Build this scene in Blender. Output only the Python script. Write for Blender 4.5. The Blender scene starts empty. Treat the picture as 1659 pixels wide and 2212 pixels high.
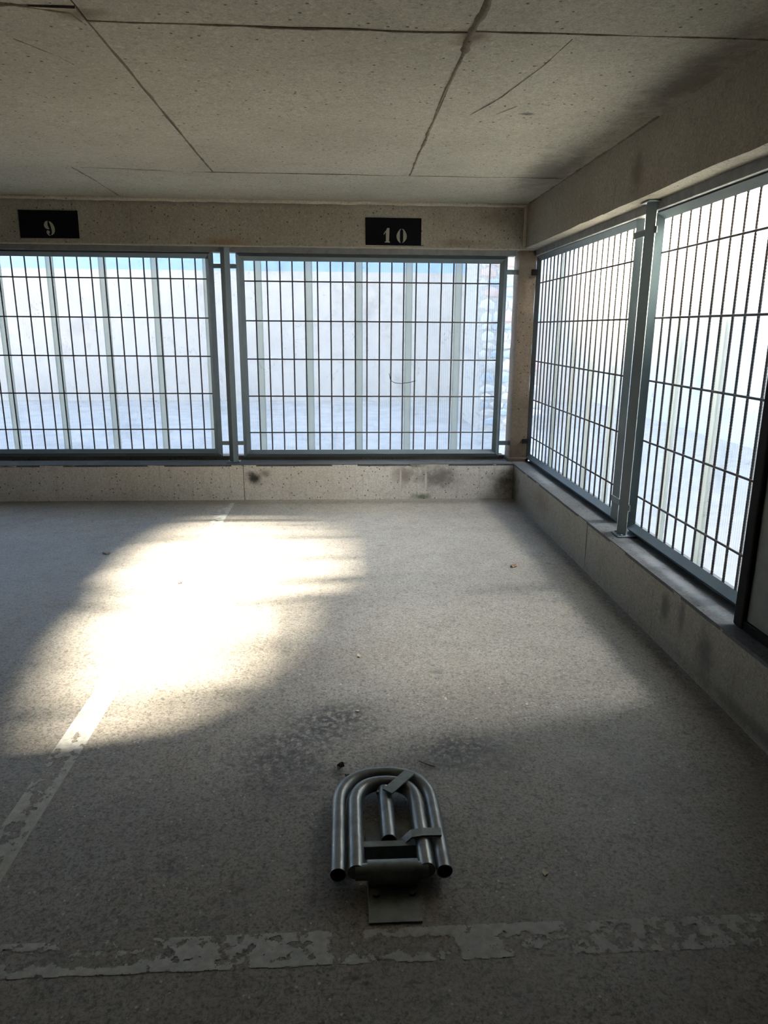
import bpy, bmesh, math, random
import numpy as np
from mathutils import Vector, Matrix, noise as mnoise

S = bpy.context.scene
C = S.collection
rad = math.radians

# ------------------------------------------------------------------ camera, sky, sun, added scatter fill, exposure
CAMH, PITCH, YAW, ROLL, FPX = 1.5, 0.2527, 0.0585, 0.0073, 1530.9
cam = bpy.data.cameras.new('camera')
cam.sensor_fit = 'HORIZONTAL'; cam.sensor_width = 36.0
cam.lens = 36.0 * FPX / 1659.0
cam.clip_start = 0.05; cam.clip_end = 300
camo = bpy.data.objects.new('camera', cam); C.objects.link(camo)
fwd = Vector((math.sin(YAW) * math.cos(PITCH), math.cos(YAW) * math.cos(PITCH), -math.sin(PITCH)))
rgt = Vector((math.cos(YAW), -math.sin(YAW), 0)); up = rgt.cross(fwd)
r2 = math.cos(ROLL) * rgt + math.sin(ROLL) * up; u2 = -math.sin(ROLL) * rgt + math.cos(ROLL) * up
camo.matrix_world = Matrix(((r2.x, u2.x, -fwd.x, 0), (r2.y, u2.y, -fwd.y, 0), (r2.z, u2.z, -fwd.z, CAMH), (0, 0, 0, 1)))
S.camera = camo

world = bpy.data.worlds.new('sky'); S.world = world; world.use_nodes = True
wn = world.node_tree.nodes; wl = world.node_tree.links
bg = wn['Background']
sky = wn.new('ShaderNodeTexSky'); sky.sky_type = 'NISHITA'; sky.sun_disc = False
sky.sun_elevation = rad(35.1); sky.sun_rotation = rad(87.2)
sky.air_density = 1.0; sky.dust_density = 0.6; sky.ozone_density = 1.0
hsv = wn.new('ShaderNodeHueSaturation'); hsv.inputs['Saturation'].default_value = 0.80
wl.new(sky.outputs[0], hsv.inputs['Color']); wl.new(hsv.outputs[0], bg.inputs[0])
bg.inputs[1].default_value = 1.05

sun = bpy.data.lights.new('sun', 'SUN'); sun.energy = 350; sun.angle = rad(6.5); sun.color = (1.0, 0.90, 0.76)
suno = bpy.data.objects.new('sun', sun); C.objects.link(suno)
suno.rotation_euler = Vector((-1.42, -0.075, -1.0)).to_track_quat('-Z', 'Y').to_euler()
suno.location = (12, 3, 9)
haze = bpy.data.lights.new('sun_scatter_fill', 'SUN'); haze.energy = 64; haze.angle = rad(40); haze.color = (1.0, 0.97, 0.94)  # added wide fill lamp standing in for sunlight scattered by sheets and haze
scatter_fill_obj = bpy.data.objects.new('sun_scatter_fill', haze); C.objects.link(scatter_fill_obj)
scatter_fill_obj.rotation_euler = suno.rotation_euler; scatter_fill_obj.location = (12, 4, 9)

vs = S.view_settings
S.display_settings.display_device = 'sRGB'
vs.view_transform = 'Standard'; vs.look = 'None'; vs.exposure = 0.13; vs.gamma = 1.0; vs.use_curve_mapping = False
S.cycles.max_bounces = 11; S.cycles.diffuse_bounces = 5; S.cycles.transparent_max_bounces = 16; S.cycles.transmission_bounces = 8

# ------------------------------------------------------------------ helpers
class N:
    """small node-graph writer"""
    def __init__(s, name):
        s.m = bpy.data.materials.new(name); s.m.use_nodes = True
        s.t = s.m.node_tree; s.t.nodes.clear()
        s.out = s.t.nodes.new('ShaderNodeOutputMaterial')
        s.co = s.t.nodes.new('ShaderNodeTexCoord').outputs['Object']
    def n(s, typ, **kw):
        x = s.t.nodes.new(typ)
        for k, v in kw.items(): setattr(x, k, v)
        return x
    def put(s, sock, v):
        if v is None: return
        if hasattr(v, 'links') or isinstance(v, bpy.types.NodeSocket): s.t.links.new(v, sock)
        elif isinstance(v, (tuple, list)) and len(v) == 3 and sock.type == 'RGBA': sock.default_value = (*v, 1)
        else: sock.default_value = v
    def math(s, op, a, b=None, clamp=False):
        x = s.n('ShaderNodeMath', operation=op, use_clamp=clamp); s.put(x.inputs[0], a); s.put(x.inputs[1], b); return x.outputs[0]
    def vmath(s, op, a, b=None):
        x = s.n('ShaderNodeVectorMath', operation=op); s.put(x.inputs[0], a); s.put(x.inputs[1], b)
        return x.outputs['Value'] if op == 'LENGTH' else x.outputs[0]
    def scaled(s, v): return s.vmath('MULTIPLY', s.co, v)
    def noise(s, scale, detail=4, rough=0.55, co=None, dist=0.0):
        x = s.n('ShaderNodeTexNoise'); s.put(x.inputs['Vector'], co or s.co)
        x.inputs['Scale'].default_value = scale; x.inputs['Detail'].default_value = detail
        x.inputs['Roughness'].default_value = rough; x.inputs['Distortion'].default_value = dist
        return x.outputs[0]
    def voro(s, scale, feature='F1', co=None, rand=1.0, col=False):
        x = s.n('ShaderNodeTexVoronoi', feature=feature); s.put(x.inputs['Vector'], co or s.co)
        x.inputs['Scale'].default_value = scale; x.inputs['Randomness'].default_value = rand
        return (x.outputs['Distance'], x.outputs['Color']) if col else x.outputs['Distance']
    def mr(s, v, a, b, c=0.0, d=1.0, smooth=True):
        x = s.n('ShaderNodeMapRange', interpolation_type='SMOOTHSTEP' if smooth else 'LINEAR')
        for i, q in enumerate((v, a, b, c, d)): s.put(x.inputs[i], q)
        return x.outputs[0]
    def mix(s, f, a, b, blend='MIX'):
        x = s.n('ShaderNodeMix', data_type='RGBA', blend_type=blend)
        s.put(x.inputs[0], f); s.put(x.inputs[6], a); s.put(x.inputs[7], b); return x.outputs[2]
    def sep(s, v=None):
        x = s.n('ShaderNodeSeparateXYZ'); s.put(x.inputs[0], v or s.co); return x.outputs
    def bump(s, h, strength=0.3, dist=0.01):
        x = s.n('ShaderNodeBump'); s.put(x.inputs['Height'], h)
        x.inputs['Strength'].default_value = strength; x.inputs['Distance'].default_value = dist; return x.outputs[0]
    def spot(s, c, r, wob=0.6, wscale=11.0, inner=0.1):
        d = s.vmath('LENGTH', s.vmath('DIVIDE', s.vmath('SUBTRACT', s.co, tuple(c)), tuple(r)))
        d = s.math('ADD', d, s.math('MULTIPLY', s.math('SUBTRACT', s.noise(wscale, 5, 0.65), 0.5), wob * 2))
        return s.mr(d, inner, 1.0, 1.0, 0.0)
    def principled(s, col, rough=0.8, metal=0.0, bump=None, spec=None):
        p = s.n('ShaderNodeBsdfPrincipled')
        s.put(p.inputs['Base Color'], col); s.put(p.inputs['Roughness'], rough); s.put(p.inputs['Metallic'], metal)
        if spec is not None: s.put(p.inputs['Specular IOR Level'], spec)
        if bump is not None: s.put(p.inputs['Normal'], bump)
        s.t.links.new(p.outputs[0], s.out.inputs[0]); return s.m

def concrete(name, c1, c2, spots=(), streak=0.0, pits=0.6, lines=None, rough=0.9):
    g = N(name)
    big = g.noise(1.3, 5, 0.6); med = g.noise(9, 6, 0.65); fine = g.noise(140, 3, 0.7)
    col = g.mix(g.mr(big, 0.3, 0.7), c1, c2)
    col = g.mix(g.math('MULTIPLY', g.mr(med, 0.48, 0.75), 0.35), col, tuple(x * 0.62 for x in c1))
    col = g.mix(g.mr(fine, 0.35, 0.65, 0.0, 0.6), col, tuple(x * 0.5 for x in c2))
    rot = g.n('ShaderNodeMapping'); g.put(rot.inputs[0], g.co); rot.inputs['Rotation'].default_value = (0.5, 0.35, 0.62)
    grit = g.noise(52, 4, 0.75, rot.outputs[0], 0.6)
    col = g.mix(g.mr(grit, 0.54, 0.66, 0.0, 0.55), col, tuple(x * 0.42 for x in c1))
    col = g.mix(g.mr(grit, 0.46, 0.34, 0.0, 0.35), col, tuple(min(.8, x * 1.35) for x in c2))
    # horizontal form marks and small scuffs left by the shuttering
    sc = g.noise(1.0, 4, 0.7, g.scaled((7, 26, 60)))
    col = g.mix(g.mr(sc, 0.62, 0.78, 0, 0.45), col, tuple(x * 0.45 for x in c1))
    pd, pc = g.voro(30, col=True)
    sel = g.math('MULTIPLY', g.mr(pd, 0.14, 0.22, 1, 0), g.mr(g.sep(pc)[0], 1 - pits * 0.5, 1 - pits * 0.5 + 0.02))
    col = g.mix(g.math('MULTIPLY', sel, 0.85), col, tuple(x * 0.16 for x in c1))
    if streak:
        st = g.noise(1.0, 5, 0.7, g.scaled((22, 22, 1.6)))
        col = g.mix(g.mr(st, 0.54, 0.75, 0, streak), col, (c1[0] * 0.42, c1[1] * 0.38, c1[2] * 0.30))
    for c, r, sc_, amt in spots:
        col = g.mix(g.math('MULTIPLY', g.spot(c, r), amt), col, sc_)
    h = g.math('SUBTRACT', g.math('ADD', g.math('MULTIPLY', fine, 0.35), g.math('MULTIPLY', med, 0.5)), g.math('MULTIPLY', sel, 1.2))
    return g.principled(col, rough, 0, g.bump(h, 0.55, 0.006), 0.3)

def link(name, me, mat, parent=None, loc=None):
    o = bpy.data.objects.new(name, me); C.objects.link(o)
    if mat and not me.materials: me.materials.append(mat)
    if parent: o.parent = parent
    if loc: o.location = loc
    return o
def mesh(name, V, F, smooth=False):
    me = bpy.data.meshes.new(name); me.from_pydata([tuple(v) for v in V], [], [tuple(f) for f in F]); me.update()
    bm = bmesh.new(); bm.from_mesh(me); bmesh.ops.recalc_face_normals(bm, faces=bm.faces); bm.to_mesh(me); bm.free()
    if smooth:
        for p in me.polygons: p.use_smooth = True
    return me
def boxmesh(name, x0, x1, y0, y1, z0, z1, bev=0.0, seg=1):
    bm = bmesh.new(); bmesh.ops.create_cube(bm, size=1)
    for v in bm.verts: v.co = Vector(((x0 + x1) / 2 + v.co.x * (x1 - x0), (y0 + y1) / 2 + v.co.y * (y1 - y0), (z0 + z1) / 2 + v.co.z * (z1 - z0)))
    if bev: bmesh.ops.bevel(bm, geom=bm.edges[:], offset=bev, segments=seg, affect='EDGES', profile=0.5)
    me = bpy.data.meshes.new(name); bm.to_mesh(me); bm.free(); return me
def box(name, x0, x1, y0, y1, z0, z1, mat, parent=None, bev=0.0, seg=1):
    return link(name, boxmesh(name, x0, x1, y0, y1, z0, z1, bev, seg), mat, parent)
def rough_block(name, x0, x1, y0, y1, z0, z1, mat, parent, step=0.09, amp=0.004, seed=0):
    """concrete block with slightly uneven faces and chipped arrises"""
    bm = bmesh.new(); bmesh.ops.create_cube(bm, size=1)
    for v in bm.verts: v.co = Vector((x0 if v.co.x < 0 else x1, y0 if v.co.y < 0 else y1, z0 if v.co.z < 0 else z1))
    for ax, (a, b) in enumerate(((x0, x1), (y0, y1), (z0, z1))):
        n = max(1, min(40, int((b - a) / step)))
        for i in range(1, n):
            p = [0, 0, 0]; p[ax] = a + (b - a) * i / n; nn = [0, 0, 0]; nn[ax] = 1
            bmesh.ops.bisect_plane(bm, geom=bm.verts[:] + bm.edges[:] + bm.faces[:], plane_co=p, plane_no=nn)
    for v in bm.verts:
        e = sum(1 for q, (a, b) in zip(v.co, ((x0, x1), (y0, y1), (z0, z1))) if abs(q - a) < 1e-5 or abs(q - b) < 1e-5)
        k = amp * (1.6 if e >= 2 else 1.0)
        v.co += Vector(mnoise.noise_vector(v.co * 6 + Vector((seed * 3.1, 0, 0)))) * k
    me = bpy.data.meshes.new(name); bm.to_mesh(me); bm.free()
    return link(name, me, mat, parent)
def tube(name, pts, r, mat, parent=None, n=12, cap=True, hollow=0.0):
    """sweep a circle along a polyline; hollow leaves the ends open with a wall of that thickness"""
    pts = [Vector(p) for p in pts]; V = []; F = []
    def rings(rr):
        b = len(V); prev = None
        for i, p in enumerate(pts):
            t = ((pts[min(i + 1, len(pts) - 1)] - pts[max(i - 1, 0)])).normalized()
            if prev is None: a = t.orthogonal().normalized()
            else: a = (prev - t * prev.dot(t)).normalized()
            prev = a; c = t.cross(a)
            for k in range(n):
                q = 2 * math.pi * k / n; V.append(p + (a * math.cos(q) + c * math.sin(q)) * rr)
        for i in range(len(pts) - 1):
            for k in range(n):
                F.append((b + i * n + k, b + i * n + (k + 1) % n, b + (i + 1) * n + (k + 1) % n, b + (i + 1) * n + k))
        return b
    b0 = rings(r); L = len(pts) - 1
    if hollow:
        b1 = rings(r - hollow)
        for e in (0, L):
            for k in range(n):
                F.append((b0 + e * n + k, b0 + e * n + (k + 1) % n, b1 + e * n + (k + 1) % n, b1 + e * n + k))
    elif cap:
        F.append(tuple(range(b0, b0 + n))); F.append(tuple(range(b0 + L * n, b0 + L * n + n)))
    me = mesh(name, V, F, True)
    o = link(name, me, mat, parent)
    try: me.set_sharp_from_angle(angle=rad(50))
    except Exception: pass
    return o
def empty(name, loc, label=None, cat=None, group=None):
    o = bpy.data.objects.new(name, None); C.objects.link(o); o.location = loc; o.empty_display_size = 0.1
    tag(o, label, cat, group); return o
def tag(o, label=None, cat=None, group=None):
    if label: o['label'] = label
    if cat: o['category'] = cat
    if group: o['group'] = group
    return o
def struct(o, label=None):
    o['kind'] = 'structure'
    if label: o['label'] = label
    return o

# ------------------------------------------------------------------ layout (metres; camera above the origin, looking along +Y)
YB, XR = 6.268, 1.545            # faces of the back and right parapets / beams
ZP, ZB, ZC = 0.319, 2.162, 2.51  # parapet top, beam underside, ceiling
XL, YF = -6.0, -6.0
XB = -0.860; XC = 0.462          # ceiling joints running in depth

# ------------------------------------------------------------------ materials
ceil_m = concrete('ceiling_concrete', (0.305, 0.287, 0.232), (0.375, 0.355, 0.295), pits=0.35, spots=[
    ((1.36, 5.0, 2.51), (0.28, 1.0, 0.3), (0.10, 0.09, 0.07), 0.75), ((1.45, 3.2, 2.51), (0.22, 0.9, 0.3), (0.10, 0.09, 0.07), 0.8),
    ((0.47, 2.86, 2.51), (0.10, 0.12, 0.2), (0.12, 0.08, 0.05), 0.9), ((-0.87, 2.75, 2.51), (0.12, 0.08, 0.2), (0.13, 0.09, 0.06), 0.8),
    ((0.9, 3.75, 2.51), (0.05, 0.03, 0.2), (0.05, 0.05, 0.05), 0.8)])
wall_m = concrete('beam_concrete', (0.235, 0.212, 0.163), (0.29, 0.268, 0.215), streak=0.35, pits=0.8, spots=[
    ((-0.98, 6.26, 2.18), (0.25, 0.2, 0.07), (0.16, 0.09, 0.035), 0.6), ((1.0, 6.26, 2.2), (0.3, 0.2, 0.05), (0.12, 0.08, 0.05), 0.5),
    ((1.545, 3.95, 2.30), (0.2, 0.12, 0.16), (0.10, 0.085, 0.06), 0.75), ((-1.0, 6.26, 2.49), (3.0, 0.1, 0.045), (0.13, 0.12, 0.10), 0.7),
    ((1.25, 6.26, 2.4), (0.2, 0.2, 0.1), (0.15, 0.12, 0.09), 0.5)])
par_m = concrete('parapet_concrete', (0.74, 0.675, 0.58), (0.80, 0.75, 0.67), streak=0.5, pits=1.0, spots=[  # paler copy: floor bounce on the back parapet put into the colour
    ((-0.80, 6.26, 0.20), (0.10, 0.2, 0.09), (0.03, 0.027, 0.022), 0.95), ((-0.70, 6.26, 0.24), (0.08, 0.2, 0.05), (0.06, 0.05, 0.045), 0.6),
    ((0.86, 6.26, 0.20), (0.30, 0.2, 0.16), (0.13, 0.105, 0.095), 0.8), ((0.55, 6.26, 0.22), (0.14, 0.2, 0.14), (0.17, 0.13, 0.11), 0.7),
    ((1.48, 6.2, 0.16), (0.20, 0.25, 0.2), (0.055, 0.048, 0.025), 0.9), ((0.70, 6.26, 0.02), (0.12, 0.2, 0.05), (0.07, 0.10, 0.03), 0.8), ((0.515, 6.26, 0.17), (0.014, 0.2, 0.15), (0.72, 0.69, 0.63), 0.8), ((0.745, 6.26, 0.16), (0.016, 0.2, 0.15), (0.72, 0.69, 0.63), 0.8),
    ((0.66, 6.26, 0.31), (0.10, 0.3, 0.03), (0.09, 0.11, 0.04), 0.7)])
parr_m = concrete('shaded_parapet_concrete', (0.30, 0.265, 0.205), (0.36, 0.33, 0.275), streak=0.5, pits=1.0, spots=[  # darker copy of the parapet concrete: weaker light put into the colour
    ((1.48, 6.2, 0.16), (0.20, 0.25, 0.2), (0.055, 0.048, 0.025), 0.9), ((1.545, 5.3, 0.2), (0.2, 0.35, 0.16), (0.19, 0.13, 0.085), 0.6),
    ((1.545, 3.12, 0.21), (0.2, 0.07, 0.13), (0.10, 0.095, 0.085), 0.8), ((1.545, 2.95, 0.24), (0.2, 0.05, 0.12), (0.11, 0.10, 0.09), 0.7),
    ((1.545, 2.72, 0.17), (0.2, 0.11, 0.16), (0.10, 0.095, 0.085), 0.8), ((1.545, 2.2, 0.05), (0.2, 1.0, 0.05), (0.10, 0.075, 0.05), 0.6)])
sill_m = concrete('sill_concrete', (0.08, 0.08, 0.076), (0.13, 0.132, 0.13), pits=0.5, spots=[
    ((1.70, 4.5, 0.32), (0.05, 3.0, 0.1), (0.03, 0.03, 0.027), 0.8), ((1.62, 5.6, 0.32), (0.06, 0.5, 0.1), (0.24, 0.25, 0.26), 0.6), ((1.62, 3.2, 0.32), (0.05, 0.9, 0.1), (0.27, 0.28, 0.29), 0.6)])
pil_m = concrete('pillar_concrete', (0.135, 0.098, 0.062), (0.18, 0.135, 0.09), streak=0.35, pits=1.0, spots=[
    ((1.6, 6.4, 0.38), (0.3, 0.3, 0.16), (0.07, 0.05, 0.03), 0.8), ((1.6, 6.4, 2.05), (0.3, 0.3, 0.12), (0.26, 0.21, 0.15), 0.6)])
fill_m = concrete('joint_mortar', (0.10, 0.085, 0.06), (0.17, 0.145, 0.10), pits=0.3)
bead_m = concrete('bead_mortar', (0.42, 0.39, 0.32), (0.34, 0.31, 0.25), pits=0.2)

def floor_material():
    g = N('floor_concrete')
    big = g.noise(0.7, 5, 0.6); med = g.noise(6, 6, 0.7); fine = g.noise(95, 4, 0.8); vf = g.noise(260, 2, 0.7)
    col = g.mix(g.mr(big, 0.3, 0.7), (0.275, 0.238, 0.190), (0.328, 0.298, 0.254))
    col = g.mix(g.mr(med, 0.45, 0.75, 0, 0.35), col, (0.18, 0.165, 0.14))
    rot = g.n('ShaderNodeMapping'); g.put(rot.inputs[0], g.co); rot.inputs['Rotation'].default_value = (0.5, 0.35, 0.62)
    gr1 = g.noise(48, 5, 0.8, rot.outputs[0], 0.8)
    col = g.mix(g.mr(gr1, 0.50, 0.64, 0, 0.75), col, (0.085, 0.075, 0.06))
    col = g.mix(g.mr(gr1, 0.48, 0.36, 0, 0.45), col, (0.40, 0.375, 0.32))
    col = g.mix(g.mr(fine, 0.46, 0.62, 0, 0.70), col, (0.10, 0.09, 0.075))
    d, c = g.voro(75, col=True)
    ch = g.math('MULTIPLY', g.mr(d, 0.22, 0.32, 1, 0), g.mr(g.sep(c)[0], 0.95, 0.97))
    col = g.mix(g.math('MULTIPLY', ch, 0.75), col, (0.55, 0.50, 0.40))
    dk = g.math('MULTIPLY', g.mr(d, 0.25, 0.4, 1, 0), g.mr(g.sep(c)[1], 0.80, 0.82))
    col = g.mix(g.math('MULTIPLY', dk, 0.6), col, (0.06, 0.055, 0.05))
    sd, scl = g.voro(3.2, col=True)                       # scattered oil drips
    sp = g.math('MULTIPLY', g.mr(g.math('ADD', sd, g.math('MULTIPLY', g.noise(30, 3), 0.12)), 0.10, 0.17, 1, 0), g.mr(g.sep(scl)[2], 0.45, 0.5))
    col = g.mix(g.math('MULTIPLY', sp, 0.5), col, (0.06, 0.06, 0.06))
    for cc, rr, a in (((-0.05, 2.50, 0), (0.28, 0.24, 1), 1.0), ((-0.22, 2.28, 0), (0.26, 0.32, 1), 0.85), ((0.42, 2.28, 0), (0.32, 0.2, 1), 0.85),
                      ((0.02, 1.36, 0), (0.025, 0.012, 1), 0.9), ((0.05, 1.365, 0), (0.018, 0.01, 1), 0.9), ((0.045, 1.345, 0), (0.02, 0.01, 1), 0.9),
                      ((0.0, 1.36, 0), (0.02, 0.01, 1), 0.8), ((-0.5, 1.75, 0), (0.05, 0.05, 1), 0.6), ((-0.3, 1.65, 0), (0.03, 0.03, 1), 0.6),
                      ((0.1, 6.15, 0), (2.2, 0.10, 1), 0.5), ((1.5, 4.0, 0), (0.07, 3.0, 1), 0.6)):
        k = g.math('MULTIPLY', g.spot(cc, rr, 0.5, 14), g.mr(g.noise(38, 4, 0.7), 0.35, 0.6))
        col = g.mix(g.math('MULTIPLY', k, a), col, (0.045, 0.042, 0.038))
    h = g.math('ADD', g.math('ADD', g.math('MULTIPLY', fine, 0.7), g.math('MULTIPLY', gr1, 0.8)), g.math('ADD', g.math('MULTIPLY', vf, 0.35), g.math('MULTIPLY', ch, 0.4)))
    ro = g.mr(med, 0.3, 0.7, 0.40, 0.52)
    return g.principled(col, ro, 0, g.bump(h, 0.40, 0.003), 0.32)
floor_m = floor_material()

def steel(name, c, c2, metal=0.0, rough=0.5, rust=0.25):
    g = N(name)
    n1 = g.noise(14, 6, 0.7); n2 = g.noise(90, 3, 0.6)
    col = g.mix(g.mr(n1, 0.35, 0.7), c, c2)
    col = g.mix(g.mr(g.noise(24, 6, 0.75), 0.62, 0.70, 0, rust), col, (0.10, 0.055, 0.03))
    col = g.mix(g.mr(n2, 0.62, 0.72, 0, 0.4), col, tuple(x * 0.4 for x in c))
    return g.principled(col, g.mr(n1, 0.3, 0.7, rough * 0.85, rough * 1.15), metal, g.bump(n2, 0.12, 0.002))
frame_m = steel('painted_steel', (0.115, 0.145, 0.155), (0.135, 0.165, 0.17), 0.0, 0.45, 0.2)
rail_m = steel('grey_steel_rail', (0.16, 0.165, 0.16), (0.12, 0.12, 0.115), 0.0, 0.55, 0.5)
rebar_m = steel('rusty_bar', (0.045, 0.035, 0.032), (0.06, 0.045, 0.036), 0.0, 0.6, 0.5)
galv_m = steel('galvanised_tube', (0.21, 0.215, 0.205), (0.13, 0.135, 0.13), 0.75, 0.37, 0.45)
plate_m = steel('dull_steel_plate', (0.23, 0.25, 0.23), (0.145, 0.157, 0.145), 0.35, 0.45, 0.4)
blank_m = steel('green_grey_sheet', (0.085, 0.10, 0.095), (0.075, 0.088, 0.083), 0.0, 0.5, 0.05)

def sheet_material(name, ribbed=True, tint=(0.93, 0.95, 0.96), tr=0.80, tl=0.06):
    """fluted polycarbonate: lets some light straight through, scatters the rest; webs every 18 mm; grime"""
    g = N(name)
    x = g.sep()
    if ribbed:
        u = g.math('FRACT', g.math('MULTIPLY', g.math('ADD', x[0], x[1]), 1 / 0.0185))
        rib = g.math('ADD', g.mr(u, 0.0, 0.16, 1, 0), g.mr(u, 0.84, 1.0, 0, 1))
        patch = g.mr(g.noise(1.1, 3, 0.5, g.scaled((1, 1, 0.6))), 0.40, 0.65, 0.15, 0.75)
        rib = g.math('MULTIPLY', rib, patch)
    else: rib = 0.0
    grime = g.mr(g.noise(3.0, 6, 0.7), 0.50, 0.8, 0, 0.25)
    w = g.noise(1.0, 3, 0.55, g.scaled((7, 7, 4)), 1.2)
    scr = g.math('MULTIPLY', g.mr(g.math('ABSOLUTE', g.math('SUBTRACT', w, 0.5)), 0.0, 0.004, 1, 0), g.mr(g.noise(5, 2), 0.52, 0.6, 0, 0.65))
    dk = g.math('MAXIMUM', g.math('MULTIPLY', rib, 0.45), g.math('MAXIMUM', grime, scr))
    col = g.mix(dk, tint, (0.42, 0.43, 0.42))
    a = g.n('ShaderNodeBsdfTransparent'); b = g.n('ShaderNodeBsdfTranslucent'); d = g.n('ShaderNodeBsdfPrincipled')
    for q in (a.inputs[0], b.inputs[0], d.inputs['Base Color']): g.put(q, col)
    d.inputs['Roughness'].default_value = 0.25
    m1 = g.n('ShaderNodeMixShader'); m1.inputs[0].default_value = tl / (tr + tl)
    g.t.links.new(a.outputs[0], m1.inputs[1]); g.t.links.new(b.outputs[0], m1.inputs[2])
    m2 = g.n('ShaderNodeMixShader'); m2.inputs[0].default_value = 1 - tr - tl
    g.t.links.new(m1.outputs[0], m2.inputs[1]); g.t.links.new(d.outputs[0], m2.inputs[2])
    g.t.links.new(m2.outputs[0], g.out.inputs[0]); return g.m
sheet_m = sheet_material('fluted_polycarbonate')
prof_m = sheet_material('polycarbonate_joint', False, (0.66, 0.67, 0.62), 0.50, 0.36)

def plain(name, c, rough=0.8, var=0.15, sc=8, spec=0.5):
    g = N(name); n = g.noise(sc, 5, 0.65)
    return g.principled(g.mix(g.mr(n, 0.3, 0.7), c, tuple(x * (1 - var) for x in c)), rough, 0, g.bump(n, 0.1, 0.004), spec)
black_m = plain('black_sign_paint', (0.004, 0.004, 0.006), 0.9, .15, 8, 0.08)
edge_m = plain('black_edging', (0.010, 0.010, 0.010), 0.8, 0.2, 20, 0.12)
digit_m = plain('sign_grey_paint', (0.27, 0.26, 0.21), 0.8, 0.2, 60)
paint_m = plain('worn_line_paint', (0.50, 0.49, 0.44), 0.75, 0.3, 40)
dark_m = plain('dark_concrete', (0.09, 0.085, 0.075), 0.9)
ground_m = plain('outdoor_gravel', (0.55, 0.52, 0.48), 0.95, 0.25, 3)
render_m = plain('pale_render', (0.66, 0.575, 0.50), 0.9, 0.12, 1.5)
blocker_m = plain('blocker_render', (0.78, 0.84, 0.88), 0.9, 0.1, 1.5)
blocker_cap_m = plain('blocker_slate', (0.30, 0.30, 0.31), 0.8, 0.3, 4)
mortar_m = plain('wall_mortar', (0.62, 0.58, 0.52), 0.95, 0.3, 20)

# ------------------------------------------------------------------ floor, ceiling
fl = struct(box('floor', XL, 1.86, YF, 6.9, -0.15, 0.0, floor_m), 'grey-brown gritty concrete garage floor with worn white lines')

def flat_grid(name, umin, umax, vmin, vmax, step, cover, tf, mat, parent, th=0.0012):
    """paint film: keeps every cell where cover(u, v) > 0 so worn edges are real edges"""
    nu = int((umax - umin) / step); nv = int((vmax - vmin) / step)
    V = []; F = []; idx = {}
    def vert(i, j, z):
        k = (i, j, z)
        if k not in idx: idx[k] = len(V); V.append(tf(umin + i * step, vmin + j * step, z * th))
        return idx[k]
    for i in range(nu):
        for j in range(nv):
            if cover(umin + (i + .5) * step, vmin + (j + .5) * step) > 0:
                F.append((vert(i, j, 1), vert(i + 1, j, 1), vert(i + 1, j + 1, 1), vert(i, j + 1, 1)))
    me = bpy.data.meshes.new(name); me.from_pydata(V, [], F); me.update()
    return link(name, me, mat, parent)
def nz(u, v, s, o=0.0): return mnoise.fractal(Vector((u * s, v * s, o)), 0.8, 2.0, 5)
def lerp_tab(tab, x):
    for (a, va), (b, vb) in zip(tab, tab[1:]):
        if a <= x <= b:
            t = (x - a) / (b - a); return va + (vb - va) * t
    return tab[0][1] if x < tab[0][0] else tab[-1][1]
def front_cover(u, v):
    q = (v - 1.397) / 0.103                                  # 0 near edge .. 1 far edge
    lo = [(-0.95, .9), (-0.5, .75), (-0.4, .55), (-0.04, .6), (-0.03, -1), (-0.02, .8), (0.1, .5), (0.24, .7), (0.245, -1), (0.28, -1), (0.285, .9), (0.41, .9), (0.42, -.8), (0.56, -.8), (0.57, .1), (0.7, .35), (1.0, .2), (1.2, -.2)]
    mid = [(-0.95, -.9), (-0.55, -.6), (-0.46, .0), (-0.3, .35), (-0.05, .3), (-0.03, -1), (0.26, -1), (0.29, .9), (0.38, .8), (0.42, -.4), (0.5, .2), (0.55, -.5), (0.6, -.9), (0.64, .1), (0.68, -.15), (0.95, -.1), (1.2, -.5)]
    hi = [(-0.95, -.1), (-0.75, .1), (-0.68, -.7), (-0.55, -.6), (-0.45, .2), (-0.2, .4), (-0.04, .4), (-0.03, -1), (0.03, -1), (0.05, .6), (0.2, .3), (0.26, .8), (0.4, .9), (0.5, .9), (0.56, .5), (0.58, -1), (0.6, .0), (0.66, .1), (0.95, -.05), (1.2, -.5)]
    a, b, c = lerp_tab(lo, u), lerp_tab(mid, u), lerp_tab(hi, u)
    w = a + (b - a) * min(1, max(0, (q - .12) / .2)) if q < .5 else b + (c - b) * min(1, max(0, (q - .62) / .2))
    e = min(q, 1 - q)
    return w * 0.55 + 0.75 * nz(u, v, 34) + 0.35 * nz(u, v, 9, 3) - (0.4 if e < 0.02 else 0)
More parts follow.
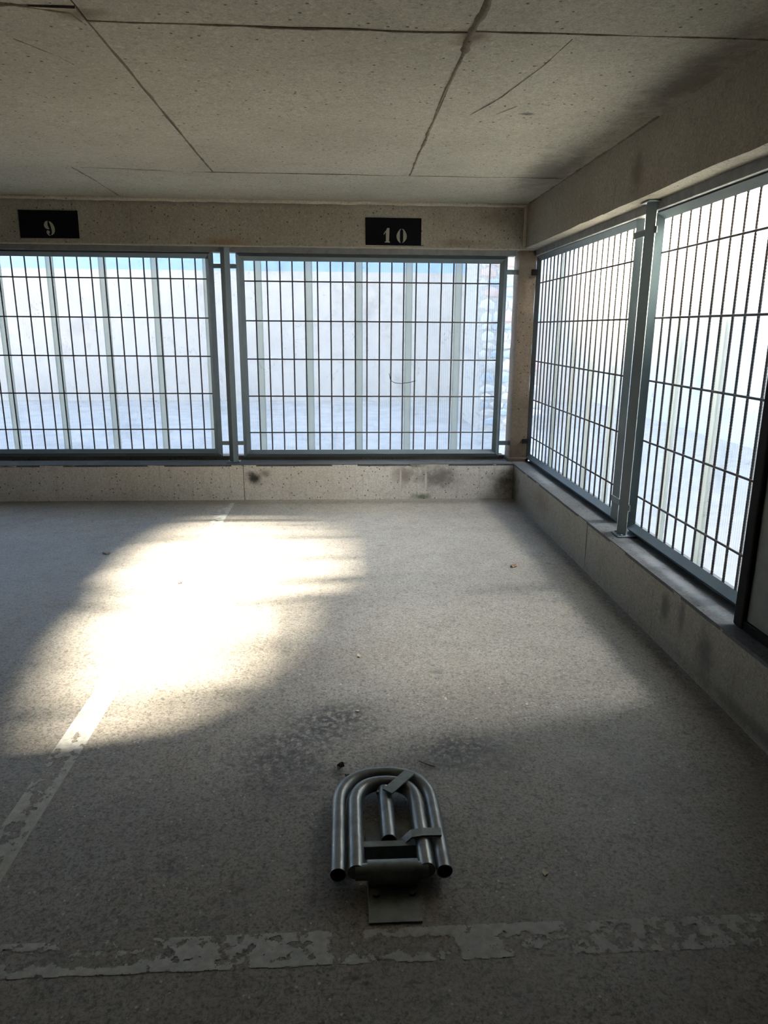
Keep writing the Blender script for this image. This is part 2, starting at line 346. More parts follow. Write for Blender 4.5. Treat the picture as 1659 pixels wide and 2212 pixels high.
def side_cover(u, v):
    q = (u + 1.066) / 0.106
    lft = [(1.7, -.6), (1.85, -.5), (1.93, .2), (2.0, .6), (2.08, .6), (2.14, .1), (2.24, -.3), (2.34, .3), (2.45, .9), (3.2, 1.2), (4.4, .9), (5.2, .3), (6.2, -.5)]
    md = [(1.7, -.5), (1.9, -.4), (1.97, -.3), (2.03, .1), (2.15, -.8), (2.3, -.6), (2.36, .3), (2.42, .2), (2.5, .9), (3.2, 1.2), (4.4, .9), (5.2, .2), (6.2, -.4)]
    rt = [(1.7, .5), (2.05, .7), (2.2, .2), (2.3, .1), (2.4, .5), (2.5, .9), (3.2, 1.2), (4.4, .9), (5.2, .5), (6.2, .3)]
    a, b, c = lerp_tab(lft, v), lerp_tab(md, v), lerp_tab(rt, v)
    w = a + (b - a) * min(1, max(0, (q - .2) / .25)) if q < .5 else b + (c - b) * min(1, max(0, (q - .55) / .2))
    return w * 0.6 + 0.6 * nz(u, v, 30, 7) + 0.3 * nz(u, v, 8, 5)
flat_grid('painted_line', -0.95, 1.2, 1.397, 1.503, 0.003, front_cover, lambda u, v, z: (u, v, z), paint_m, fl)['label'] = 'flaking white paint line across the front of the bay'
flat_grid('painted_line', -1.066, -0.960, 1.505, 6.15, 0.0045, side_cover, lambda u, v, z: (u, v, z), paint_m, fl)['label'] = 'white paint line running back between two bays'

ce = struct(box('ceiling', XL, 1.86, YF, 6.75, ZC + 0.025, ZC + 0.30, dark_m), 'raw concrete ceiling cast in panels with dark open joints')
G = 0.004
def slab(x0, x1, y0, y1, dz=0.0, seed=0):
    return rough_block('ceiling_panel', x0 + G, x1 - G, y0 + G, y1 - G, ZC - dz, ZC + 0.03, ceil_m, ce, 0.2, 0.003, seed)
slab(XB, XC, 2.815, 5.222, 0.0, 1); slab(XC, XR + .02, 2.79, 5.215, 0.0, 2); slab(-3.9, XB, 2.70, 5.13, 0.003, 3); slab(XL, -3.9, 2.70, 5.13, 0, 9)
slab(-1.76, XR + .02, 5.222, YB + .03, 0.0, 4); slab(XL, -1.76, 5.13, YB + .03, -0.003, 5); slab(-1.76, XB, 5.13, 5.222, 0.001, 6)
slab(XB, XC, -1, 2.815, 0.0, 7); slab(XC, XR + .02, -1, 2.79, 0.0, 8); slab(-3.9, XB, -1, 2.70, 0.0, 10); slab(XL, -3.9, -1, 2.7, 0, 11); slab(XL, XR + .02, YF, -1, 0, 12)
def residue(pts, w, seed, name='joint_residue', mat=fill_m, z=ZC, fall=-1):
    """ragged mortar squeezed out of a joint: a lumpy strip"""
    rnd = random.Random(seed); V = []; F = []; P = []
    for (a, b) in zip(pts, pts[1:]):
        a = Vector(a); b = Vector(b); n = max(2, int((b - a).length / 0.02))
        for i in range(n): P.append((a.lerp(b, i / n), (b - a).normalized()))
    for i, (p, t) in enumerate(P):
        s = t.cross(Vector((0, 0, 1))); k = w * (0.35 + 0.9 * abs(mnoise.noise(p * 9 + Vector((seed, 0, 0)))) + 0.3 * rnd.random())
        j = mnoise.noise(p * 5) * w * 0.8
        V += [p + s * (j - k), p + s * (j - k * .3) + Vector((0, 0, fall * k * .55)), p + s * (j + k * .4) + Vector((0, 0, fall * k * .5)), p + s * (j + k)]
    for i in range(len(P) - 1):
        for q in range(3): F.append((4 * i + q, 4 * i + q + 1, 4 * i + 5 + q, 4 * i + 4 + q))
    return link(name, mesh(name, V, F, True), mat, ce)
residue([(XC + .002, 5.20, ZC), (XC, 4.1, ZC), (XC - .004, 3.3, ZC), (XC + .005, 2.9, ZC)], 0.010, 1)
residue([(XC + .004, 2.98, ZC), (XC - .002, 2.80, ZC), (XC + .012, 2.60, ZC), (XC, 2.0, ZC)], 0.024, 2)
residue([(XB, 5.2, ZC), (XB + .003, 4.0, ZC), (XB, 2.8, ZC)], 0.006, 3)
residue([(XB - .01, 2.84, ZC), (XB - .03, 2.74, ZC), (XB - .2, 2.695, ZC), (XB - .9, 2.70, ZC)], 0.014, 4)
residue([(XB, 2.81, ZC), (-0.2, 2.815, ZC - .001), (XC, 2.81, ZC - .001)], 0.008, 5)
residue([(XC, 2.80, ZC), (1.0, 2.79, ZC), (1.53, 2.785, ZC)], 0.007, 6)
residue([(-1.76, 5.16, ZC), (-1.75, 5.6, ZC), (-1.77, 6.2, ZC)], 0.006, 7)
residue([(-1.7, 5.15, ZC), (XB, 5.225, ZC), (XC, 5.222, ZC), (1.5, 5.2, ZC)], 0.005, 8)
residue([(1.545, 6.2, ZC - .002), (1.542, 5.2, ZC), (1.545, 4.3, ZC), (1.543, 3.7, ZC)], 0.012, 9)
# hairline cracks
residue([(0.83, 2.83, ZC - .002), (0.80, 3.1, ZC - .002), (0.72, 3.5, ZC - .002), (0.62, 3.8, ZC - .002)], 0.003, 10, 'crack')
residue([(0.82, 3.62, ZC - .002), (0.74, 3.78, ZC - .002)], 0.003, 11, 'crack')
residue([(-1.18, 2.98, ZC - .003), (-1.08, 3.15, ZC - .003), (-1.05, 3.25, ZC - .003)], 0.004, 12, 'crack')

# ------------------------------------------------------------------ back wall: parapet segments, beam, kerb behind the mesh
wb = struct(empty('wall_back', (0, 0, 0)), 'stained concrete parapet and beam of the back wall')
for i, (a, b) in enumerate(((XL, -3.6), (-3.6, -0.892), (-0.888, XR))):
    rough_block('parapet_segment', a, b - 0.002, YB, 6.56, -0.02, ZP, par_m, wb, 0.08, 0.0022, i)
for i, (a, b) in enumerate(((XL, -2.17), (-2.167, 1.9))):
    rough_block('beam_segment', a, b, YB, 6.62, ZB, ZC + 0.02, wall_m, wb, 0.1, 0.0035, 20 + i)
rough_block('sill_upstand', XL, 1.50, 6.50, 6.62, 0.2, 0.362, pil_m, wb, 0.07, 0.004, 5)
rough_block('sill_top', XL, XR - .004, YB - 0.001, 6.51, ZP - 0.012, ZP + 0.005, sill_m, wb, 0.07, 0.0015, 62)
def bead(name, pts, r, parent, seed):
    rnd = random.Random(seed); P = []
    for a, b in zip(pts, pts[1:]):
        a = Vector(a); b = Vector(b); n = max(2, int((b - a).length / 0.06))
        for i in range(n + 1): P.append(a.lerp(b, i / n) + Vector([rnd.uniform(-1, 1) * 0.003 for _ in range(3)]))
    return tube(name, P, r, bead_m, parent, 10)
bead('mortar_bead', [(XL, YB - .003, ZC - .004), (XR, YB - .003, ZC - .006)], 0.019, wb, 3)
bead('mortar_bead', [(XR - .008, YB - .006, ZC - .01), (XR - .008, YB - .006, ZB + .02)], 0.018, wb, 4)
# thin rust-stained drip edge under the back beam
rough_block('drip_edge', XL, 1.50, YB + .004, YB + .03, ZB - .010, ZB + .006, bead_m, wb, 0.15, 0.002, 8)

# ------------------------------------------------------------------ right wall
wr = struct(empty('wall_right', (0, 0, 0)), 'concrete parapet and beam of the right wall')
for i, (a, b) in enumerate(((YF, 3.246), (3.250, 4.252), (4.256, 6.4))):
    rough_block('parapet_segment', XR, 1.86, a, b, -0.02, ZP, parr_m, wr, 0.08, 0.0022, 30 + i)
for i, (a, b) in enumerate(((YF, 4.42), (4.424, YB + .02))):
    rough_block('beam_segment', XR, 1.86, a, b, ZB + .004, ZC + 0.02, wall_m, wr, 0.1, 0.004, 40 + i)
rough_block('sill_top', XR - .001, 1.85, 1.0, 6.39, ZP - 0.012, ZP + 0.005, sill_m, wr, 0.07, 0.0015, 61)
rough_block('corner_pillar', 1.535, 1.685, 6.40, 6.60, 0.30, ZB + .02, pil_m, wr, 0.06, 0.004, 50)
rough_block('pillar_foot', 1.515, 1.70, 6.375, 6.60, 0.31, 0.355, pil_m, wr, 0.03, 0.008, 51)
rough_block('wall_panel', XR + .03, 1.86, YF, 1.15, 0.30, ZB + .02, dark_m, wr, 0.3, 0.003, 52)
struct(box('wall_left', XL - .2, XL, YF, 6.9, -0.15, 2.8, dark_m)); struct(box('wall_front', XL, 1.86, YF - .2, YF, -0.15, 2.8, dark_m))

# ------------------------------------------------------------------ glazing: fluted sheets with joint profiles, head rails
YS, XS = 6.54, 1.795
w1 = struct(empty('window_1', (0, 0, 0)), 'white translucent fluted sheets glazing the back opening')
cx = [-0.733 + 0.441 * k for k in range(-12, 5)]
edges = [XL] + cx + [1.435]
for a, b in zip(edges, edges[1:]):
    if b - a > 0.06: box('pane', a + .022, b - .022 if b < 1.4 else b, YS, YS + 0.012, 0.33, 2.17, sheet_m, w1)
for x in cx: box('joint_profile', x - .031, x + .031, YS - .006, YS + .018, 0.33, 2.17, prof_m, w1, 0.004)
box('head_rail', XL, 1.50, 6.395, 6.50, 2.118, ZB + .003, rail_m, w1, 0.002)
w2 = struct(empty('window_2', (0, 0, 0)), 'white translucent fluted sheets glazing the right opening')
cy = [3.36 + 0.441 * k for k in range(-3, 7)]
edges = [1.2] + cy + [6.30]
for a, b in zip(edges, edges[1:]):
    if b - a > 0.06: box('pane', XS, XS + 0.012, a + .022, b - .022, 0.30, 2.17, sheet_m, w2)
for y in cy: box('joint_profile', XS - .006, XS + .018, y - .031, y + .031, 0.30, 2.17, prof_m, w2, 0.004)
box('head_rail', 1.665, 1.78, 1.2, 6.41, 2.120, ZB + .006, rail_m, w2, 0.002)

# ------------------------------------------------------------------ mesh panels in angle-iron frames
def angle_rail(name, length, w, th, mat, parent, tf, mitre=True):
    """angle iron swept along +s, heel to the viewer; across a, depth d (negative = towards viewer); 45 degree mitres"""
    k = th * 1.414
    prof = [(-w, 0), (0, -w), (w, 0), (w - k, 0), (0, -w + k), (-w + k, 0)]
    V = []; F = []
    for e in (0, 1):
        for a, d in prof:
            s = (a if e == 0 else length - a) if mitre else (0 if e == 0 else length)
            V.append(tf(s, a, d))
    n = len(prof)
    for i in range(n): F.append((i, (i + 1) % n, n + (i + 1) % n, n + i))
    for b in (0, n): F += [(b, b + 1, b + 4, b + 5), (b + 1, b + 2, b + 3, b + 4)]
    return link(name, mesh(name, V, F), mat, parent)
def bar_mesh(name, length, r, ribs, n=8):
    V = []; F = []
    m = max(1, int(length / 0.0065)) if ribs else 1
    for i in range(m + 1):
        rr = r * (1.0 if not ribs or i % 2 else 1.28)
        for k in range(n):
            q = 2 * math.pi * k / n; V.append((rr * math.cos(q), rr * math.sin(q), length * i / m))
    for i in range(m):
        for k in range(n): F.append((i * n + k, i * n + (k + 1) % n, (i + 1) * n + (k + 1) % n, (i + 1) * n + k))
    F.append(tuple(range(n))); F.append(tuple(range(m * n, m * n + n)))
    return mesh(name, V, F, not ribs)
W = 0.034
def mesh_panel(label, right, u0, u1, z0, z1, plane, verts, hors, group):
    """u0..u1, z0..z1: the clear opening; plane: depth of the mesh"""
    base = (plane, (u0 + u1) / 2, z0 - 2 * W) if right else ((u0 + u1) / 2, plane, z0 - 2 * W)
    t = empty('mesh_panel', base, label, 'grille', group)
    bx = Vector(base)
    P = (lambda u, z, d: Vector((plane + d, u, z)) - bx) if right else (lambda u, z, d: Vector((u, plane + d, z)) - bx)
    a0, a1, b0, b1 = u0 - W, u1 + W, z0 - W, z1 + W          # heel lines
    angle_rail('bottom_rail', a1 - a0, W, .004, frame_m, t, lambda s, a, d: P(a0 + s, b0 + a, d))
    angle_rail('top_rail', a1 - a0, W, .004, frame_m, t, lambda s, a, d: P(a0 + s, b1 - a, d))
    angle_rail('stile', b1 - b0, W, .004, frame_m, t, lambda s, a, d: P(a0 + a, b0 + s, d))
    angle_rail('stile', b1 - b0, W, .004, frame_m, t, lambda s, a, d: P(a1 - a, b0 + s, d))
    vm = bar_mesh('vertical_bar', z1 - z0 + .03, .0054, True); hm = bar_mesh('horizontal_bar', u1 - u0 + .03, .0056, False)
    for u in verts:
        o = link('vertical_bar', vm, rebar_m, t); o.location = P(u, z0 - .015, 0.010)
    for z in hors:
        o = link('horizontal_bar', hm, rebar_m, t); o.location = P(u0 - .015, z, 0.001)
        o.rotation_euler = (-math.pi / 2, 0, 0) if right else (0, math.pi / 2, 0)
    return t
rr_ = random.Random(4)
jit = lambda: rr_.uniform(-.004, .004)
p10 = mesh_panel('steel mesh panel under the sign 10, left of the corner pillar', False, -0.838, 1.375, 0.425, 2.056, 6.455,
    [-0.749 + .1075 * k + jit() for k in range(20)], [1.891, 1.561, 1.234, .910, .583], 'framed mesh panels')
p9 = mesh_panel('steel mesh panel under the sign 9, cut by the left picture edge', False, -3.375, -1.163, 0.436, 2.070, 6.455,
    [-1.250 - .1093 * k + jit() for k in range(20)], [1.904, 1.581, 1.256, .932, .613], 'framed mesh panels')
pr1 = mesh_panel('steel mesh panel on the right wall, between corner pillar and steel post', True, 4.300, 6.392, 0.392, 2.083, 1.725,
    [4.300 + .1023 * k + jit() for k in range(1, 21)], [1.899, 1.567, 1.230, .885, .545], 'framed mesh panels')
pr2 = mesh_panel('steel mesh panel on the right wall, partly behind the green-grey sheet', True, 1.9, 3.962, 0.392, 2.078, 1.725,
    [3.895 - .1023 * k + jit() for k in range(20)], [1.909, 1.569, 1.228, .888, .557], 'framed mesh panels')

def post(label, right, u, plane, z0, z1, tabs, span):
    base = (plane, u, z0) if right else (u, plane, z0)
    t = empty('steel_post', base, label, 'post', 'angle iron posts between mesh panels')
    L = (lambda a, b, c: Vector((b, a, c))) if right else (lambda a, b, c: Vector((a, b, c)))
    w = 0.040
    angle_rail('shaft', z1 - z0 - .012, w, .005, frame_m, t, lambda s, a, d: L(a, d + w, s + .006), False)
    def pl(name, a0, a1, d0, d1, h0, h1, bev=.0015):
        c = [L(a0, d0, h0), L(a1, d1, h1)]
        return box(name, min(c[0].x, c[1].x), max(c[0].x, c[1].x), min(c[0].y, c[1].y), max(c[0].y, c[1].y), h0, h1, frame_m, t, bev)
    pl('base_plate', -.058, .058, -.012, .10, 0, .007)
    pl('top_plate', -.058, .058, -.012, .10, z1 - z0 - .007, z1 - z0)
    for z in tabs: pl('bracket', -span[0], span[1], w, w + .006, z - z0 - .018, z - z0 + .018)
    for s in (-1, 1):
        o = box('bolt', s * .045 - .007, s * .045 + .007, -.007, .007, .007, .016, plate_m, t, .003)
        o.location = L(0, .012, 0) if not right else Vector((.012, 0, 0))
        if right: o.rotation_euler = (0, 0, math.pi / 2)
    return t
post('grey angle-iron post on the back parapet between mesh panels 9 and 10', False, -0.986, 6.352, ZP + .0068, ZB - .002, (2.006, 0.497), (.105, .095))
post('grey angle-iron post on the right parapet between its two mesh panels', True, 3.957, 1.615, ZP + .0068, ZB + .002, (2.02, 0.50), (.055, .24))
# short wall brackets of the panels that end at the corner pillar
def wall_bracket(label, x0, x1, y0, y1, z0, z1):
    o = box('wall_bracket', x0, x1, y0, y1, z0, z1, edge_m if x0 > 1.6 else frame_m, None, .0015); tag(o, label, 'bracket', 'panel brackets at the corner pillar'); return o
wall_bracket('upper steel bracket from mesh panel 10 to the corner pillar', 1.425, 1.536, 6.438, 6.446, 1.968, 2.008)
wall_bracket('lower steel bracket from mesh panel 10 to the corner pillar', 1.425, 1.536, 6.438, 6.446, .466, .506)
wall_bracket('upper dark bracket on the pillar face beside the right-wall mesh', 1.645, 1.70, 6.388, 6.402, 1.96, 2.01)
wall_bracket('lower dark bracket on the pillar face beside the right-wall mesh', 1.645, 1.70, 6.388, 6.402, .49, .53)

# ------------------------------------------------------------------ blank sheet at the near end of the right opening
bs = empty('sheet_metal_panel', (1.62, 1.9, ZP), 'blank green-grey metal sheet with black edge on the right parapet', 'panel')
def loc_box(name, x0, x1, y0, y1, z0, z1, mat, parent, bev=0, seg=1):
    l = parent.location
    return box(name, x0 - l.x, x1 - l.x, y0 - l.y, y1 - l.y, z0 - l.z, z1 - l.z, mat, parent, bev, seg)
loc_box('sheet', 1.622, 1.645, 1.16, 2.60, ZP + .03, ZB - .006, blank_m, bs, .006, 2)
loc_box('edge_strip', 1.604, 1.655, 2.575, 2.645, ZP + .008, ZB - .002, edge_m, bs, .012, 3)
loc_box('bottom_strip', 1.612, 1.650, 1.16, 2.60, ZP + .008, ZP + .05, edge_m, bs, .006, 2)

# ------------------------------------------------------------------ number signs
def poly(name, pts, tf, mat, parent, th):
    V = [tf(x, y, 0) for x, y in pts] + [tf(x, y, th) for x, y in pts]; n = len(pts)
    F = [tuple(range(n)), tuple(range(2 * n - 1, n - 1, -1))] + [(i, (i + 1) % n, n + (i + 1) % n, n + i) for i in range(n)]
    return link(name, mesh(name, V, F), mat, parent)
def sign(label, corners, digits, tf):
    cx_ = sum(c[0] for c in corners) / 4; zz = min(c[1] for c in corners)
    t = empty('number_sign', (cx_, YB - .004, zz), label, 'sign', 'bay number signs on the back beam')
    rel = lambda x, z, d: Vector((x - cx_, -d, z - zz))
    poly('sign_board', corners, lambda x, z, d: rel(x, z, d), black_m, t, .003)
    for nm, pls in digits:
        V = []; F = []
        for pts in pls:
            b = len(V); n = len(pts)
            for d in (.003, .0042):
                for p in pts: x, z = tf(*p); V.append(rel(x, z, d))
            F += [tuple(range(b, b + n)), tuple(range(b + 2 * n - 1, b + n - 1, -1))] + [(b + i, b + (i + 1) % n, b + n + (i + 1) % n, b + n + i) for i in range(n)]
        o = link('numeral', mesh('numeral', V, F), digit_m, t); o['label'] = nm
    return t
one = [[(582, 470), (583, 450), (600, 420), (607, 395), (655, 395), (652, 520), (648, 662), (668, 668), (664, 685), (560, 683), (562, 668), (585, 664), (586, 560)],
       [(572, 455), (584, 468), (548, 527), (535, 518)]]
zero = [[(888, 405), (870, 412), (835, 450), (808, 500), (796, 550), (803, 600), (825, 645), (855, 678), (885, 690), (868, 660), (864, 620), (864, 460), (872, 435), (890, 415)],
        [(910, 405), (940, 420), (972, 460), (995, 510), (1002, 555), (995, 605), (970, 645), (940, 675), (910, 690), (925, 665), (932, 640), (930, 470), (928, 440), (912, 418)]]
nine = [[(780, 435), (745, 440), (715, 465), (697, 510), (700, 550), (718, 580), (750, 598), (790, 603), (802, 590), (790, 580), (778, 545), (768, 500), (775, 460)],
        [(800, 440), (840, 455), (880, 495), (905, 550), (912, 600), (905, 650), (885, 690), (855, 712), (822, 722), (835, 700), (845, 670), (845, 620), (835, 560), (822, 500), (805, 460)],
        [(735, 660), (742, 635), (765, 622), (790, 632), (803, 655), (798, 678), (780, 690), (790, 710), (808, 725), (800, 735), (770, 720), (745, 695)]]
sign('black board with two pale stencilled digits on the beam, nearer the corner', [(.194, 2.389), (.660, 2.389), (.661, 2.179), (.685, 2.180), (.680, 2.175), (.197, 2.176)],
     [('stencilled numeral 1', one), ('stencilled numeral 0', zero)], lambda px, py: (.345 + (px - 535) * 4.17e-4, 2.310 - (py - 395) * 3.91e-4))
sign('black board with one pale stencilled digit on the beam, near the left edge', [(-2.591, 2.405), (-2.124, 2.404), (-2.127, 2.195), (-2.594, 2.192)],
     [('stencilled numeral 9', nine)], lambda px, py: (-2.399 + (px - 695) * 3.86e-4, 2.325 - (py - 435) * 3.8e-4))

# ------------------------------------------------------------------ fold-down parking barrier
pb = empty('parking_barrier', (0.128, 1.64, 0), 'folded tubular steel parking barrier lying on the floor', 'barrier')
O = pb.location
def Lp(x, y, z): return (x - O.x, y - O.y, z)
ZT = 0.046
def hoop(x0, x1, ys, ye, ry, z):
    cx_, a = (x0 + x1) / 2, (x1 - x0) / 2
    p = [Lp(x0, ys + (ye - ry - ys) * i / 4, z) for i in range(4)]
    for i in range(25):
        q = math.pi - math.pi * i / 24
        c, s = math.cos(q), math.sin(q)
        e = 0.84
        p.append(Lp(cx_ + a * math.copysign(abs(c) ** e, c), ye - ry + ry * abs(s) ** e, z))
    p += [Lp(x1, ye - ry + (ys - (ye - ry)) * i / 4, z) for i in range(1, 5)]
    return p
tube('outer_hoop', hoop(-0.023, 0.272, 1.640, 2.092, 0.165, ZT), .0225, galv_m, pb, 16, False, .0028)
tube('inner_hoop', hoop(0.0275, 0.2235, 1.648, 2.040, 0.115, ZT), .0243, galv_m, pb, 16, True)
tube('hinge_tube', [Lp(0.024, 1.652, ZT - .003), Lp(0.227, 1.652, ZT - .003)], .0225, galv_m, pb, 16, True)
tube('centre_tube', [Lp(0.126, 1.772, ZT - .004), Lp(0.126, 1.88, ZT - .004), Lp(0.124, 2.010, ZT - .006)], .0235, galv_m, pb, 16, False, .0028)
tube('hinge_sleeve', [Lp(0.058, 1.650, ZT - .003), Lp(0.198, 1.650, ZT - .003)], .0315, plate_m, pb, 20, False, .004)
def bar(name, p0, p1, w, th, mat, parent, bev=.001):
    p0, p1 = Vector(p0), Vector(p1); t = (p1 - p0).normalized(); s = t.cross(Vector((0, 0, 1))).normalized() * w / 2; n = s.cross(t).normalized() * th / 2
    if n.z < 0: n = -n
    V = [p + a * s + b * n for p in (p0, p1) for a in (-1, 1) for b in (-1, 1)]
    F = [(0, 1, 3, 2), (4, 6, 7, 5), (0, 4, 5, 1), (2, 3, 7, 6), (0, 2, 6, 4), (1, 5, 7, 3)]
    me = mesh(name, V, F); bm = bmesh.new(); bm.from_mesh(me); bmesh.ops.bevel(bm, geom=bm.edges[:], offset=bev, segments=1, affect='EDGES'); bm.to_mesh(me); bm.free()
    return link(name, me, mat, parent)
bar('latch_strap', Lp(.132, 1.960, ZT + .026), Lp(.214, 2.060, ZT + .026), .038, .006, plate_m, pb)
# bent strap over the right legs
st = [(.152, 1.762, ZT - .012), (.190, 1.766, ZT + .022), (.222, 1.767, ZT + .026), (.278, 1.766, ZT + .026)]
V = []; F = []
for x, y, z in st:
    for dy, dz in ((-.016, -.003), (.016, -.003), (.016, .003), (-.016, .003)): V.append(Lp(x, y + dy, z + dz))
for i in range(3):
    for k in range(4): F.append((4 * i + k, 4 * i + (k + 1) % 4, 4 * i + 4 + (k + 1) % 4, 4 * i + 4 + k))
F += [(0, 1, 2, 3), (12, 13, 14, 15)]
link('latch_strap', mesh('latch_strap', V, F), plate_m, pb)
# cross bar: angle with an upright web closing the box
bx_ = lambda nm, x0, x1, y0, y1, z0, z1, m=plate_m, bv=.001: box(nm, x0 - O.x, x1 - O.x, y0 - O.y, y1 - O.y, z0, z1, m, pb, bv)
bx_('cross_bar', .044, .214, 1.736, 1.760, .048, .054)
bx_('cross_bar_web', .052, .206, 1.742, 1.747, .004, .048)
bx_('base_plate', .058, .198, 1.650, 1.90, .0, .006)
fp = bx_('front_plate', .058, .198, 1.514, 1.655, .0, .006)
bx_('sleeve_web', .060, .196, 1.634, 1.640, .005, .024)
for x in (.080, .178):
    tube('bolt', [Lp(x, 1.606, .005), Lp(x, 1.606, .014)], .010, plate_m, pb, 6)
# padlock lug beside the centre tube
bar('lug', Lp(.100, 1.990, ZT + .004), Lp(.124, 1.978, ZT + .004), .012, .012, galv_m, pb)

# ------------------------------------------------------------------ litter
def scrap(name, label, cat, x, y, r, seed, mat, z=.002, group=None, curl=.3):
    rnd = random.Random(seed); t = []
    n = 9
    V = [Vector((0, 0, z + .001))] + [Vector((r * (0.6 + .6 * rnd.random()) * math.cos(6.283 * i / n) * 1.5, r * (0.5 + .5 * rnd.random()) * math.sin(6.283 * i / n), z + curl * r * rnd.random())) for i in range(n)]
    V2 = [v - Vector((0, 0, .0012)) for v in V]
    F = [(0, 1 + i, 1 + (i + 1) % n) for i in range(n)] + [(n + 1, n + 2 + (i + 1) % n, n + 2 + i) for i in range(n)] + [(1 + i, n + 2 + i, n + 2 + (i + 1) % n, 1 + (i + 1) % n) for i in range(n)]
    o = link(name, mesh(name, V + V2, F), mat, None, (x, y, 0)); tag(o, label, cat, group); o.rotation_euler = (0, 0, rnd.uniform(0, 3)); return o
leaf_m = plain('dry_leaf_brown', (0.30, 0.17, 0.08), 0.7, .3, 40); pale_m = plain('pale_chip', (0.55, 0.48, 0.33), 0.8, .2, 40); soil_m = plain('dark_soil', (0.05, 0.035, 0.025), 0.95, .4, 60)
scrap('dry_leaf', 'small curled brown leaf on the floor before the right parapet', 'leaf', 1.109, 4.347, .022, 1, leaf_m, curl=.8)
scrap('leaf_scrap', 'pale yellow leaf scrap in the middle of the floor', 'leaf', .066, 3.08, .012, 2, pale_m)
scrap('paint_chip', 'pale flake on the dark floor right of the barrier', 'chip', .567, 1.673, .010, 3, pale_m)
scrap('leaf_scrap', 'dark leaf scrap lying in the bright sun patch', 'leaf', -.991, 4.111, .016, 4, soil_m)
scrap('leaf_scrap', 'brown leaf scrap left of the sun patch by the back wall', 'leaf', -1.62, 4.72, .022, 5, leaf_m)
scrap('soil_clod', 'crumbly dark soil clod behind the barrier hoop', 'dirt', -.019, 2.196, .016, 6, soil_m, curl=1.2)
scrap('soil_clod', 'smaller soil crumb just left of the barrier arch', 'dirt', .004, 2.148, .008, 7, soil_m, curl=1.2)
tw = tube('twig', [(.262 + .0, 2.222, .004), (.285, 2.200, .006), (.315, 2.185, .004)], .0022, leaf_m, None, 6); tag(tw, 'thin curved twig on the floor behind the barrier', 'twig')
for i, (x, y) in enumerate(((.30, 2.62), (.18, 2.70), (.42, 2.66), (.62, 2.74), (-.02, 2.80), (.75, 2.60), (.86, 2.68), (-.2, 2.9), (.05, 2.58), (.52, 2.5))):
    scrap('gravel_chip', 'tiny pale gravel chip on the worn floor behind the barrier', 'chip', x, y, .005 + .001 * (i % 3), 20 + i, pale_m, group='gravel chips behind the barrier')
cw = tube('cobweb', [(.425, 6.450, 1.060), (.415, 6.450, 1.115), (.43, 6.450, 1.05), (.47, 6.450, 1.030), (.53, 6.450, 1.026), (.60, 6.450, 1.036), (.655, 6.450, 1.050)], .0028, soil_m, None, 6)
tag(cw, 'dark sagging cobweb strand hanging on the mesh below sign 10', 'cobweb')

# ------------------------------------------------------------------ outdoors
sky_blue_m = plain('sky_backdrop_blue', (0.36, 0.52, 0.74), 0.9, 0.08, 1.0)  # added backdrop: low blue sky showing through the top of the back sheets
struct(box('sky_backdrop', -30, 12, 26.0, 34.0, -0.2, 9.0, sky_blue_m))['label'] = 'pale blue backdrop standing in for low sky behind the yard wall'
gr = struct(box('ground', -30, 40, -20, 45, -0.5, -0.16, ground_m)); gr['label'] = 'pale gravel ground outside'
struct(box('wall_yard', -30, 12, 17.0, 17.3, -0.16, 2.75, render_m))['label'] = 'pale yard wall behind the back glazing'
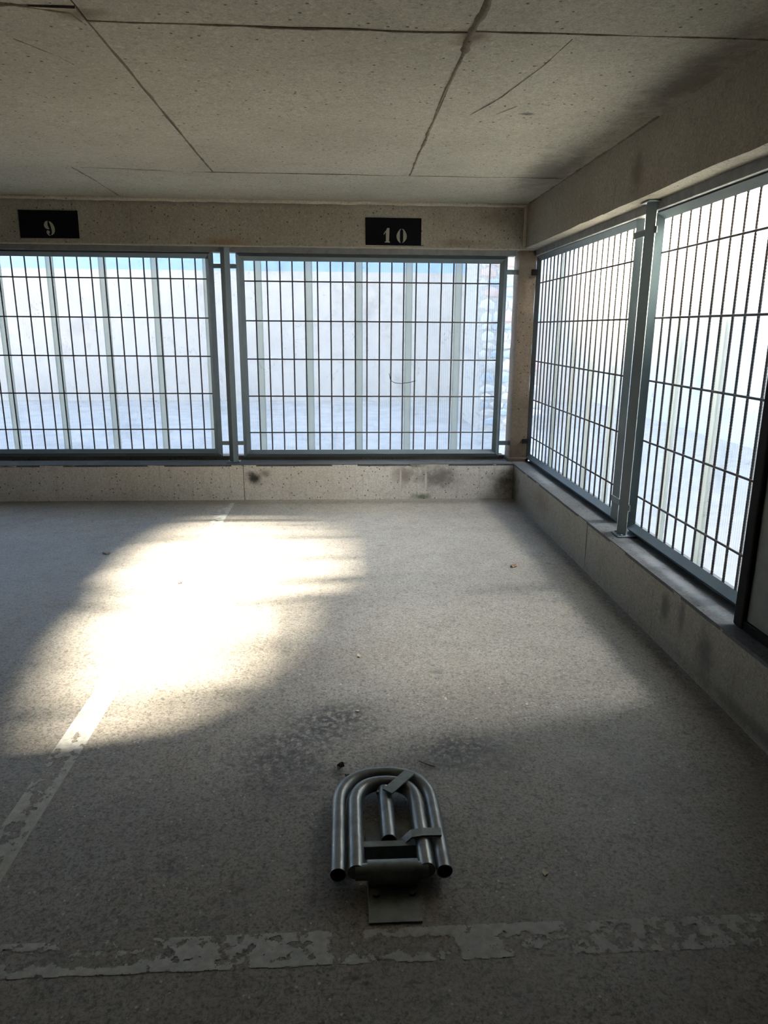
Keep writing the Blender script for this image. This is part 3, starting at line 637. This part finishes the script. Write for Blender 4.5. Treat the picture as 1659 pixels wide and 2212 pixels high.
# rubble stone wall seen through the slit beside the pillar
ws = struct(empty('wall_outside', (0, 0, 0))); ws['label'] = 'pale rubble stone wall seen through the slit by the pillar'
YW = lambda z: 12.0 + 0.3 * z
link('mortar_bed', mesh('mortar_bed', [(2.3, YW(-.2), -.2), (3.3, YW(-.2), -.2), (3.3, YW(4), 4), (2.3, YW(4), 4), (2.3, 13.8, -.2), (3.3, 13.8, -.2), (3.3, 13.8, 4), (2.3, 13.8, 4)], [(0, 1, 2, 3), (4, 5, 6, 7), (0, 1, 5, 4), (1, 2, 6, 5), (2, 3, 7, 6), (3, 0, 4, 7)]), mortar_m, ws)
rs = random.Random(11)
stone_ms = [plain('stone_' + n, c, .9, .25, 14) for n, c in (('cream', (.80, .75, .68)), ('blue', (.58, .65, .74)), ('rose', (.78, .58, .50)), ('pale', (.86, .84, .81)))]
protos = []
for k in range(8):
    bm = bmesh.new(); bmesh.ops.create_icosphere(bm, subdivisions=1, radius=1)
    for v in bm.verts: v.co += Vector(mnoise.noise_vector(v.co * 1.3 + Vector((k * 5.3, 0, 0)))) * .28
    me = bpy.data.meshes.new('stone'); bm.to_mesh(me); bm.free(); me.materials.append(stone_ms[(0, 3, 1, 0, 3, 2, 0, 1)[k]]); protos.append(me)
z = -0.1
while z < 3.2:
    h = rs.uniform(.10, .22); x = 2.32 + rs.uniform(0, .1)
    while x < 3.15:
        w = rs.uniform(.13, .34)
        o = link('stone', rs.choice(protos), None, ws, (x + w / 2, YW(z + h / 2), z + h / 2)); o.scale = (w * .54, .07, h * .56); o.rotation_euler = (0, rs.uniform(-.15, .15), 0)
        x += w
    z += h
# added sun blocker east of the garage: shaped to shade the lower right-hand sheets
hs = struct(empty('sun_blocker', (0, 0, 0))); hs['label'] = 'added pale sun blocker beyond the right-hand sheets'
box('blocker_block', 6.0, 12.0, 5.65, 36.0, -0.2, 18.0, blocker_m, hs)  # tall and long so the yard behind stays in its shadow
def prism(name, prof, x0, x1, mat):
    n = len(prof); V = [(x0, y, z) for y, z in prof] + [(x1, y, z) for y, z in prof]
    F = [tuple(range(n)), tuple(range(2 * n - 1, n - 1, -1))] + [(i, (i + 1) % n, n + (i + 1) % n, n + i) for i in range(n)]
    return link(name, mesh(name, V, F), mat, hs)
prism('blocker_wing', [(5.65, -.2), (5.65, 4.56), (4.45, 4.60), (4.2, 4.78), (3.8, 4.80), (3.5, 4.86), (3.25, 4.94), (3.0, 5.15), (2.85, 5.7), (-6, 7.4), (-6, -.2)], 6.0, 12.0, blocker_m)
prism('blocker_cap', [(2.85, 5.705), (-6.1, 7.43), (-6.1, 7.50), (2.85, 5.76)], 5.9, 12.2, blocker_cap_m)
